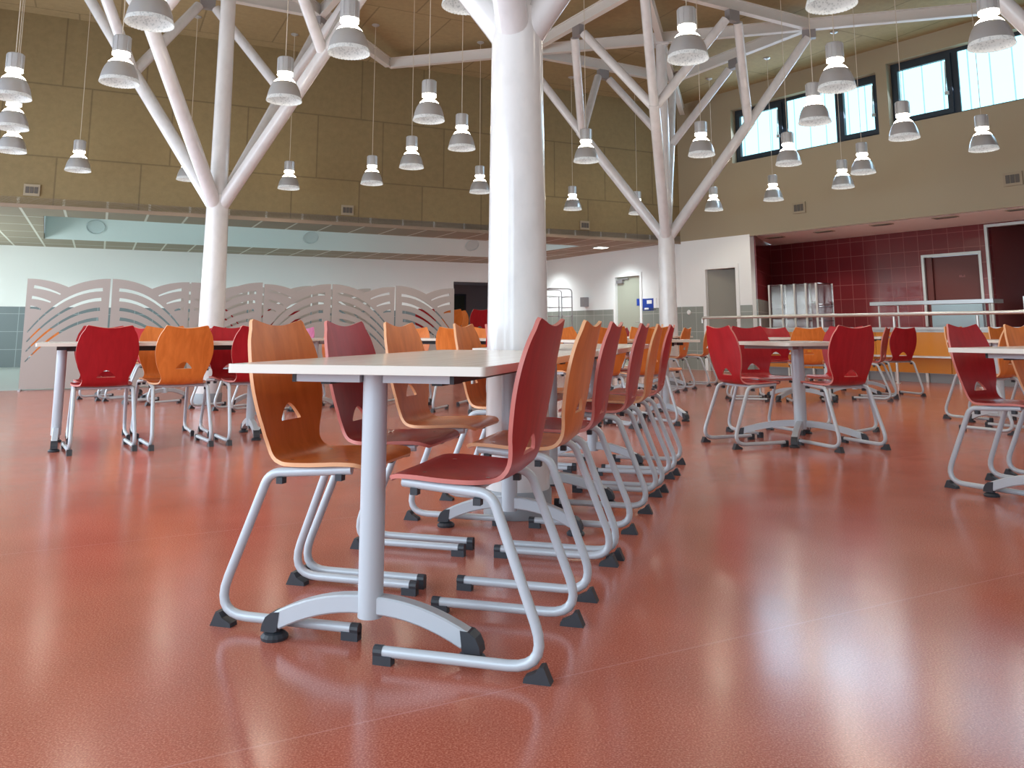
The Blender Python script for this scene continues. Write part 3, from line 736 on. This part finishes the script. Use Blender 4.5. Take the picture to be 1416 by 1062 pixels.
RA = 90 - 15.6
table('long', LU(0, -.010), RA, 'long cream table on T legs in the foreground, right end at the centre column', lambda: make_table(1.69))
table('mid', LU(2.03, .02), RA, 'cream table just behind the white centre column, continuing the near table', lambda: make_table(1.50))
G1 = 'chairs along the right side of the near table row'
for col, l, u, lab in (('red', .118, .484, 'red plywood chair nearest the camera, right of the near table'), ('orange', .75, .488, 'orange chair second in the right-hand row, behind the nearest red chair'),
                       ('red', 1.247, .498, 'red chair third in the right-hand row, just behind the orange second one'), ('red', 2.06, .518, 'darker red chair fourth in the right-hand row'),
                       ('orange', 2.60, .540, 'orange chair fifth in the right-hand row'), ('red', 3.14, .562, 'red chair at the far end of the right-hand row')):
    chair(col, LU(l, u), 180 - 15.6, lab, G1)
G2 = 'chairs along the left side of the near table row'
for col, l, u, lab in (('orange', .256, -.500, 'orange chair nearest the camera, left of the near table'), ('red', .73, -.500, 'pinkish red chair in the middle of the near table\'s left side'),
                       ('orange', 1.245, -.497, 'orange chair third on the near table\'s left side'), ('orange', 2.10, -.492, 'orange chair just left of the centre column, at the table behind'),
                       ('red', 2.62, -.48, 'red chair hidden behind the centre column, left side of the second table'), ('orange', 3.14, -.47, 'orange chair behind the centre column, last on the left side')):
    chair(col, LU(l, u), -15.6, lab, G2)

# table A, at the left
aA = 27.0; eA, nA = dirv(aA), dirv(aA + 90); oA = V3((-3.32, 6.23, 0))
table('long', oA, aA, 'cream table at the left with red and orange chairs on both long sides', None)
G3 = 'chairs at the left table'
for col, l, n_, lab in (('red', .30, -.515, 'red chair turned away from the camera at the left table, leftmost'), ('orange', .81, -.515, 'orange chair turned away from the camera at the left table, second from left'), ('red', 1.34, -.49, 'red chair at the left table, half hidden behind the near orange chair')):
    chair(col, oA + eA * l + nA * n_, aA + 96, lab, G3)
for col, l, n_, lab in (('red', .275, .555, 'red chair facing the camera across the left table, leftmost'), ('orange', .74, .62, 'orange chair facing the camera across the left table, middle one'), ('red', 1.26, .53, 'red chair facing the camera across the left table, right one')):
    chair(col, oA + eA * l + nA * n_, aA - 88, lab, G3)
# table B behind it, round the left tree column, and table C
fB = dirv(56); lB = dirv(-34)
oB = V3((-5.03, 10.88, 0))
table('short', oB, -34, 'cream table behind the left table, left of the left tree column', lambda: make_table(1.25, .14))
for col, p, a, lab in (('red', (-5.12, 10.27), 56, 'red chair seen by its legs under the left table, farthest left'), ('orange', (-4.66, 9.97), 56, 'orange chair seen by its legs under the left table, second from left'), ('red', (-4.25, 9.62), 58, 'red chair standing just left of the left tree column')):
    chair(col, p, a, lab, 'chairs at the table behind the left table')
table('short', (-2.92, 9.62, 0), -34, 'cream table right of the left tree column, in front of the lattice screens', None)
for col, p, a, lab in (('red', (-3.29, 9.05), 56, 'red chair seen by its legs at the foot of the left tree column'), ('orange', (-2.72, 8.66), 56, 'orange chair between the left tree column and the near orange chair'),
                       ('magenta', (-2.52, 10.32), -124, 'magenta pink chair facing the camera, right of the left tree column'), ('orange', (-2.05, 9.97), -124, 'orange chair beside the magenta one, in front of the lattice screens')):
    chair(col, p, a, lab, 'chairs at the table right of the left tree column')
# table D, left of the centre column
table('short', (-1.02, 9.35, 0), -15.6, 'cream table seen between the near left chairs and the centre column', None)
for col, p, a, lab in (('orange', (-1.142, 10.03), -105.6, 'orange chair behind the far table left of the centre column'), ('orange', (-.62, 8.70), 74.4, 'salmon orange chair with its back to the camera, left of the centre column'), ('orange', (-.30, 9.85), -105, 'orange chair half behind the white centre column'), ('red', (-.09, 8.51), 74.4, 'red chair peeping out at the left edge of the centre column')):
    chair(col, p, a, lab, 'chairs at the far table left of the centre column')
# table F, beyond the second table
table('short', (.62, 7.75, 0), 27, 'cream table seen between the chairs of the right-hand row', None)
for col, l, n_, da, lab in (('orange', .10, .55, -90, 'orange chair facing the camera beyond the second table, left'), ('red', .59, .55, -90, 'red chair facing the camera beyond the second table, middle'), ('orange', 1.10, .55, -90, 'orange chair facing the camera beyond the second table, right'),
                          ('orange', -.02, -.56, 90, 'orange chair with its back to the camera beyond the second table, left'), ('orange', .46, -.56, 90, 'orange chair with its back to the camera beyond the second table, right')):
    chair(col, V3((.62, 7.75, 0)) + dirv(27) * l + dirv(117) * n_, 27 + da, lab, 'chairs at the table beyond the second table')
# table E, by the far tree column
table('long', (1.62, 11.42, 0), 60, 'cream table at the foot of the far tree column', None)
for col, p, lab in (('red', (2.13, 11.26), 'red chair at the far tree column, nearest of three in line'), ('orange', (2.52, 11.98), 'orange chair at the foot of the far tree column'), ('orange', (3.07, 12.93), 'orange chair just right of the far tree column')):
    chair(col, p, 150, lab, 'chairs at the far tree column')
for col, l, lab in (('orange', .3, 'orange chair on the hidden side of the table at the far tree column, near one'), ('red', .95, 'red chair on the hidden side of the table at the far tree column, far one')):
    chair(col, V3((1.62, 11.42, 0)) + dirv(60) * l + dirv(150) * .53, -30, lab, 'chairs at the far tree column')
# square table with four chairs, right of the aisle
sq = V3((2.23, 6.60, 0))
table('square', sq, 20, 'square table on a four-armed pedestal right of the aisle, four red chairs round it', lambda: make_square(.78))
G4 = 'red chairs round the square table'
for p, a, lab in (((1.525, 6.29), 19.5, 'red chair at the square table, left one in front'), ((2.46, 6.00), 110, 'red chair with its back to the camera at the square table, right one'),
                  ((2.0, 7.21), -69, 'red chair facing the camera at the far left of the square table'), ((2.90, 7.27), -138, 'red chair half hidden on the far right of the square table')):
    chair('red', p, a, lab, G4)
# tables in front of the counter
c2 = V3((3.50, 10.30, 0))
table('square', c2, -8, 'pale square table behind the red-chair table, in front of the barrier rail', None)
for col, p, a, lab in (('red', (3.41, 10.96), -98, 'red chair facing the camera behind the far square table'), ('orange', (3.88, 10.97), -98, 'orange chair facing the camera behind the far square table'),
                       ('orange', (3.42, 9.68), 82, 'orange chair with its back to the camera at the far square table'), ('orange', (2.62, 10.28), -8, 'orange chair at the far left side of the far square table')):
    chair(col, p, a, lab, 'chairs round the far square table')
table('short', (4.42, 10.95, 0), 60, 'pale table in front of the orange counter, right of the far square table', None)
for p, fa, lab in (((4.60, 10.24), 146, 'dark red chair in front of the orange counter, left one of two'), ((5.04, 10.76), 104, 'dark red chair alone against the orange counter front')):
    chair('red', p, fa, lab, 'red chairs in front of the orange counter')
# table at the right edge
oR = V3((2.60, 4.17, 0)); aR = 33.0
table('long', oR, aR, 'cream table cut by the right edge of the photo', None)
chair('red', (2.53, 4.76), aR - 90, 'red chair at the right edge table, facing the camera', 'chairs at the right edge table')
chair('orange', (3.06, 5.13), aR - 90, 'orange chair cut by the right edge of the photo', 'chairs at the right edge table')
o5 = V3((4.38, 7.62, 0))
table('long', o5, 33, 'cream table behind the right edge table', None)
chair('orange', (4.32, 8.27), -57, 'orange chair partly behind the right edge red chair', 'orange chairs behind the right edge table')
chair('orange', (4.98, 8.68), -57, 'orange chair behind the right edge table, second in line', 'orange chairs behind the right edge table')
chair('orange', (4.20, 6.98), 122, 'orange chair with its back turned between the two right edge chairs', 'orange chairs behind the right edge table')
# chairs hung on tables by the corridor
oH = V3((-1.75, 15.75, 0))
table('long', oH, 24, 'cream table with chairs hooked onto it, behind the lattice screens', None)
for col, l, s, lab in (('red', -.02, -1, 'red chair hooked on the table by the corridor, at the screen\'s right edge'), ('orange', .50, -1, 'orange chair hooked on the table by the corridor, left of two'), ('orange', .98, 1, 'orange chair hooked on the table by the corridor, right of two'), ('red', 1.05, -1, 'dark red chair hooked on the table next to the centre column')):
    p = oH + dirv(24) * l + dirv(24 + 90) * (s * .53)
    chair(col, p, 24 + 90 * (-s), lab, 'chairs hooked on the tables by the corridor', ZT - .3975)
oH2 = V3((-5.35, 15.35, 0))
table('long', oH2, 24, 'cream table with red chairs hooked onto it, hidden behind the lattice screens', None)
for col, l in (('red', .2), ('red', .72), ('red', 1.24)):
    chair(col, oH2 + dirv(24) * l + dirv(-66) * .53, 114, 'red chair glimpsed through the slots of the lattice screens', 'red chairs hooked on a table behind the screens', ZT - .3975)
chair('orange', (-7.35, 13.25), -60, 'orange chair glimpsed through the slots of the leftmost lattice screen')

# ------------------------------------------------------------------ tree columns
TR = V3((2.45, 13.15, 0)); TL = V3((-3.51, 9.81, 0)); TC = V3((.026, 4.005, 0)); T4 = TC + TR - TL
ZB = 5.50                                            # underside of the roof beams
def make_tree():
    root = empty('tree_column', (0, 0, 0))
    bm = BM(); tube(bm, [(0, 0, 0), (0, 0, 1.2), (0, 0, 2.2), (0, 0, 2.42)], [.152, .140, .128, .124], 40); obj('trunk', bm, 'white', root, True)
    bm = BM(); lathe(bm, [(.153, .001), (.1575, .001), (.1575, .115), (.154, .12), (.1535, .12)], 40, closed=True); obj('base_collar', bm, 'collar', root, True)
    bm = BM(); tube(bm, [(0, 0, 2.42), (0, 0, ZB - .04)], [.105, .085], 28); box(bm, -.11, .11, -.11, .11, ZB - .04, ZB - .002); obj('mast', bm, 'white', root, True)
    N, R2 = 1.35, 2.30; dg = 1.63 / math.sqrt(2)
    ds = [UX, VX, -UX, -VX]
    for k in range(4):
        d = ds[k]; a = d * .05 + V3((0, 0, 2.30)); b = d * N + V3((0, 0, 4.08)); c = d * R2 + V3((0, 0, ZB - .09))
        dirn = (b - a).normalized()
        bm = BM(); tube(bm, [a, a + dirn * .08, b + dirn * .03], [.085, .0825, .080], 24); br = obj('branch', bm, 'white', root, True)
        bm = BM(); tube(bm, [b - dirn * .02, c - (c - b).normalized() * .04], .070, 20); obj('twig', bm, 'white', br, True)
        for e in (ds[(k + 1) % 4], ds[(k - 1) % 4]):
            q = (d + e) * dg + V3((0, 0, ZB - .13)); q = q + (d - e) * .075
            bm = BM(); tube(bm, [b - dirn * .03, q - (q - b).normalized() * .03], .068, 20); obj('twig', bm, 'white', br, True)
        X = frame_x(d * R2, d)
        bm = BM(); box(bm, -.10, .10, -.05, .05, ZB - .14, ZB - .002, X=X); obj('roof_bracket', bm, 'bracket', br)
        e = ds[(k + 1) % 4]; X = frame_x((d + e) * dg, (d - e))
        bm = BM(); box(bm, -.10, .10, -.05, .05, ZB - .17, ZB - .002, X=X); obj('roof_bracket', bm, 'bracket', br)
    return root
tr = make_tree()
tag(tr, 'white tree-shaped column right beside the near table', 'column', 'white tree-shaped columns', 'thing')
tr.location = TC
for p, lab in ((TL, 'white tree-shaped column at the left, in front of the lattice screens'), (TR, 'farthest white tree-shaped column, near the back right corner'), (T4, 'white tree-shaped column mostly outside the photo, one branch at the top right')):
    o = copy_tree(tr); o.location = p; tag(o, lab, 'column', 'white tree-shaped columns', 'thing')

# roof beams on the diagonal grid through the columns
def inroom(p):
    d = p - C0; return d.dot(EX) > EL + .3 and d.dot(EX) < 5.5 and d.dot(MX) < -.25 and d.dot(MX) > MR + .3 and (p - C0).dot(N2) < -.2
def beam(a, b, z0=ZB, w=.10, h=.18):
    d = (b - a).normalized(); n = int((b - a).length / .05)
    ts = [i for i in range(n + 1) if inroom(a + d * (i * .05))]
    if len(ts) < 8: return
    a2, b2 = a + d * (ts[0] * .05), a + d * (ts[-1] * .05)
    bm = BM(); X = frame_x(a2, d); l = (b2 - a2).length
    box(bm, 0, l, -w / 2, w / 2, z0, z0 + .018, X=X); box(bm, 0, l, -w * .25, w * .25, z0 + .018, z0 + h - .018, X=X); box(bm, 0, l, -w / 2, w / 2, z0 + h - .018, z0 + h, X=X)
    o = st('roof_beam', bm, 'beam')
STEP = 4.83
beam(TR - UX * 4.83, TR + UX * 4.9); beam(TL - UX * 6, TL + UX * 12); beam(TC - UX * 9, T4 + UX * 4)
beam(TL + VX * (-STEP - 4), TL + VX * 4.78, ZB + .001); beam(T4 - VX * 6, T4 + VX * 4.66, ZB + .001); beam(TR - VX * 14, TR + VX * 8, ZB + .001)
for T in (TR, TL, TC, T4):
    c = [T + d * 2.30 for d in (UX, VX, -UX, -VX)]
    for i in range(4): beam(c[i], c[(i + 1) % 4], ZB + .002)

# ------------------------------------------------------------------ pendant lamps
def make_lamp():
    root = empty('pendant_lamp', (0, 0, 0)); D = .355; r = D / 2
    bm = BM(); lathe(bm, [(.001, 0.460), (.072, .460), (.079, .452), (.079, .300), (.074, .298), (.001, .298)], 24)
    for k in range(10):
        a = 2 * PI * k / 10; X = Matrix.Rotation(a, 4, 'Z'); box(bm, .077, .0835, -.004, .004, .305, .450, X=X)
    obj('housing', bm, 'alu', root, True)
    bm = BM(); lathe(bm, [(.001, .2975), (.079, .2975), (.079, .272), (.046, .260), (.043, .250), (.070, .236), (.094, .215), (.113, .191), (.110, .190), (.001, .215)], 28); obj('glass_neck', bm, 'bulb', root, True)
    o_ = [(.1135, .190), (.138, .150), (.154, .108), (.165, .066), (.1705, .036)]
    bm = BM(); lathe(bm, o_ + [(.1675, .036), (.162, .066), (.151, .108), (.135, .150), (.1100, .188)], 32, closed=True); obj('reflector', bm, 'alu', root, True)
    bm = BM(); n_ = 40
    for k in range(n_):
        a = [2 * PI * (k + q) / n_ for q in (0, .5, 1)]
        P = [(.1700, .0355, a[0]), (.1700, .0355, a[2]), (.1785, .002 , a[2]), (.1765, -.003, a[1]), (.1785, .002, a[0])]
        vs = [bm.verts.new((r_ * math.cos(t_), r_ * math.sin(t_), z_)) for r_, z_, t_ in P]; bm.faces.new(vs)
    bmesh.ops.remove_doubles(bm, verts=bm.verts, dist=1e-5); obj('glass_rim', bm, 'refl', root)
    bm = BM(); lathe(bm, [(.1745, .0030), (.1665, .036), (.161, .066), (.150, .108), (.134, .150), (.1090, .186), (.001, .186)], 32); obj('inner_reflector', bm, 'refl', root, True)
    bm = BM(); tube(bm, [(0, 0, .4602), (.0, 0, ZC - 3.15 - .031)], .0042, 6); obj('cord', bm, 'cord', root)
    bm = BM(); lathe(bm, [(.001, ZC - 3.15 - .001), (.062, ZC - 3.15 - .001), (.062, ZC - 3.15 - .012), (.03, ZC - 3.15 - .031), (.001, ZC - 3.15 - .031)], 20); obj('ceiling_rose', bm, 'alu', root, True)
    return root
LAMPS = [(-5.04, 8.13, 'topmost of three at the left photo edge'), (-5.81, 9.42, 'middle of three at the left photo edge'), (-6.57, 10.69, 'lowest of three at the left photo edge'),
 (-3.72, 7.62, 'before the left branches of the left tree'), (-2.77, 6.08, 'large, cut by the top edge, left of left mast'), (-6.39, 12.03, 'small, against the back wall, far left'),
 (-5.05, 12.77, 'small, half hidden by lowest branches of left tree'), (-2.33, 8.25, 'before the right branches of the left tree'), (-3.70, 13.58, 'small, below the right branches of left tree'),
 (-1.38, 6.76, 'large, at the upper end of left tree\'s right branch'), (-2.25, 13.14, 'small, leftmost of six between left tree and column'), (-1.45, 11.78, 'below and left of the largest beside centre column'),
 (-.93, 9.05, 'largest of six between left tree and column'), (-.65, 10.52, 'right of the largest, left of the centre column'), (-.55, 13.98, 'smallest, closest to the left edge of the centre column'),
 (1.03, 11.33, 'right of the centre column, overlapping a sloping branch'), (1.18, 16.01, 'tiny, low, right of the centre column'), (2.53, 16.63, 'tiny, half hidden by far tree\'s left branch'),
 (1.52, 6.92, 'large, in front of the far tree column\'s mast'), (2.54, 10.92, 'middle-sized, just right of far tree\'s trunk'), (3.95, 16.11, 'tiny, under the right branch of the far tree column'),
 (3.42, 9.15, 'before left window group, left of the biggest'), (3.15, 7.81, 'biggest of those before the left window group'), (3.91, 11.54, 'small, at the lower sill of the left window group'),
 (4.72, 14.83, 'under the left window group, leftmost of three'), (5.44, 13.47, 'under the left window group, middle of three'), (5.24, 12.20, 'under the left window group, rightmost of three'),
 (4.79, 9.92, 'before the left jamb of the right window group'), (6.13, 10.58, 'under the right window group, near the right edge'), (3.95, 6.58, 'large, top right corner, before right window group'),
 (2.30, 5.71, 'only its rim showing at the top edge, right side'), (-.33, 5.72, 'mostly above the frame, just left of the centre column')]
lp = make_lamp()
for i, (x, y, lab) in enumerate(LAMPS):
    o = lp if i == 0 else copy_tree(lp)
    o.location = (x, y, 3.15); o.rotation_euler = (0, 0, random.uniform(0, 6))
    tag(o, 'silver dome pendant lamp, ' + lab, 'lamp', 'silver dome pendant lamps')

# ------------------------------------------------------------------ lights in the low ceiling, and added fill spots
def downlight(e, m, z, lab):
    p = RM(e, m); bm = BM(); X = frame_x(p, EX); box(bm, -.15, .15, -.15, .15, z - .02, z - .0005, X=X); o = obj('downlight', bm, 'alu')
    bm = BM(); box(bm, -.125, .125, -.125, .125, z - .0235, z - .0205, X=X); obj('diffuser', bm, 'spot', o)
    tag(o, lab, 'ceiling light', 'square lights in the low ceiling'); return p
def spot(name, p, power, col, size=2.4, blend=.7, rad=.1, rot=None):
    d = bpy.data.lights.new(name, 'SPOT'); d.energy = power; d.color = col; d.spot_size = size; d.spot_blend = blend; d.shadow_soft_size = rad
    o = bpy.data.objects.new(name, d); COL.objects.link(o); o.location = p; o.rotation_euler = rot or (0, 0, 0); return o
def area(name, p, sx, sy, power, col, look, spread=PI):
    d = bpy.data.lights.new(name, 'AREA'); d.shape = 'RECTANGLE'; d.size = sx; d.size_y = sy; d.energy = power; d.color = col; d.spread = spread
    o = bpy.data.objects.new(name, d); COL.objects.link(o); o.location = p
    o.rotation_euler = V3(look).to_track_quat('-Z', 'Y').to_euler(); return o
COOL = (.82, .92, 1.0); DAY = (.74, .87, 1.0)
for e, m_, lab in ((-.95, 1.75, 'bright square light in the low ceiling near the far tree column'), (-1.05, 4.6, 'small square light in the low ceiling by the centre column')):
    p = downlight(e, m_, ZL, lab)
for q in (1.9, 5.0): spot('wall_wash', C0 + W4D * q + V3((W4D.y, -W4D.x, 0)) * -.8 + V3((0, 0, 2.7)), 190, (.9, .98, 1.0), 2.5, 1.0, .1)
for e in (-12.0, -10.0, -8.0, -6.0, -4.0, -2.0):
    spot('back_wall_fill', RM(e, 5.9, 2.70), 75, (.9, 1.0, .98), 2.5, .9, .08)  # added fill spots without fittings, to brighten the low back wall
sl = (RM(0, 4.9, .55) - RM(0, 5.4, 0)).normalized(); sn = EX.cross(sl).normalized()
if sn.dot(MX) > 0: sn = -sn
for i, e in enumerate((-11.55, -6.95, -2.75)):
    bm = BM(); lathe(bm, [(.165, .0005), (.185, .0005), (.185, .022), (.165, .022)], 32, closed=True); lathe(bm, [(.001, .0005), (.1645, .0005), (.1645, .006), (.001, .006)], 32)
    bmesh.ops.transform(bm, matrix=Matrix.Translation(RM(e, 5.15, ZL + .275)) @ Matrix((EX, sn.cross(EX), sn)).transposed().to_4x4(), verts=bm.verts)
    tag(obj('coffer_speaker', bm, 'ring', None, True), ('leftmost', 'middle', 'rightmost')[i] + ' round fitting on the sloping pale coffer in the low ceiling', 'ceiling fitting', 'round fittings in the coffer')
area('daylight_low', RM(EL + .05, 3.7, 1.6), 5.6, 1.3, 130, (.90, 1.0, .98), EX)
for e in (-11.6, -9.4, -7.3, -5.1, -2.9): area('cove_light', RM(e, 1.75, ZL + .16), 1.9, .1, 22, (.8, .95, 1), (0, 0, 1))

# ------------------------------------------------------------------ daylight and lamps
w = bpy.data.worlds.new('world'); scn.world = w; w.use_nodes = True
bg = w.node_tree.nodes['Background']; bg.inputs[0].default_value = (.72, .86, 1.0, 1); bg.inputs[1].default_value = 0.6
DAY = (.74, .87, 1.0)
nL = 5
for i in range(nL):
    area('daylight_left', RM(EL - .05, MR + 2.0 + i * 3.4, 1.95), 3.0, 2.7, 150, DAY, EX + V3((0, 0, -.05)))
for i in range(5):
    area('daylight_front', RM(EL + 2.2 + i * 4.1, MR + .05, 1.95), 3.6, 2.7, 10, (.86, .93, 1.0), MX)
for s0, s1 in ((1.55, 4.7), (5.0, 9.1)):
    area('daylight_clerestory', WS((s0 + s1) / 2, .12, 4.85), s1 - s0, 1.0, 75 if s0 < 3 else 45, (.60, .76, 1.0), -N2 + V3((0, 0, -.55)))
WARM = (1.0, .90, .74)
for i, (x, y, lab) in enumerate(LAMPS): spot('lamp_light', (x, y, 3.155), 23, WARM, 2.7, .6, .12)
GRID = [(-6.2, 6.4), (-3.2, 3.0), (-1.2, 3.9), (.6, 2.4), (2.6, 3.6), (4.4, 4.4), (6.2, 6.0), (6.0, 2.4)]
for x, y in GRID: spot('lamp_light', (x, y, 3.155), 23, WARM, 2.7, .6, .12)
for s in (2.6, 4.4, 6.2, 8.0): spot('alcove_light', WS(s, .9, 2.68), 80, (1, .96, .9), 2.3, .8, .08)
scn.view_settings.view_transform = 'Standard'; scn.view_settings.look = 'None'; scn.view_settings.exposure = 0.1; scn.view_settings.gamma = 1.0
scn.view_settings.use_curve_mapping = False
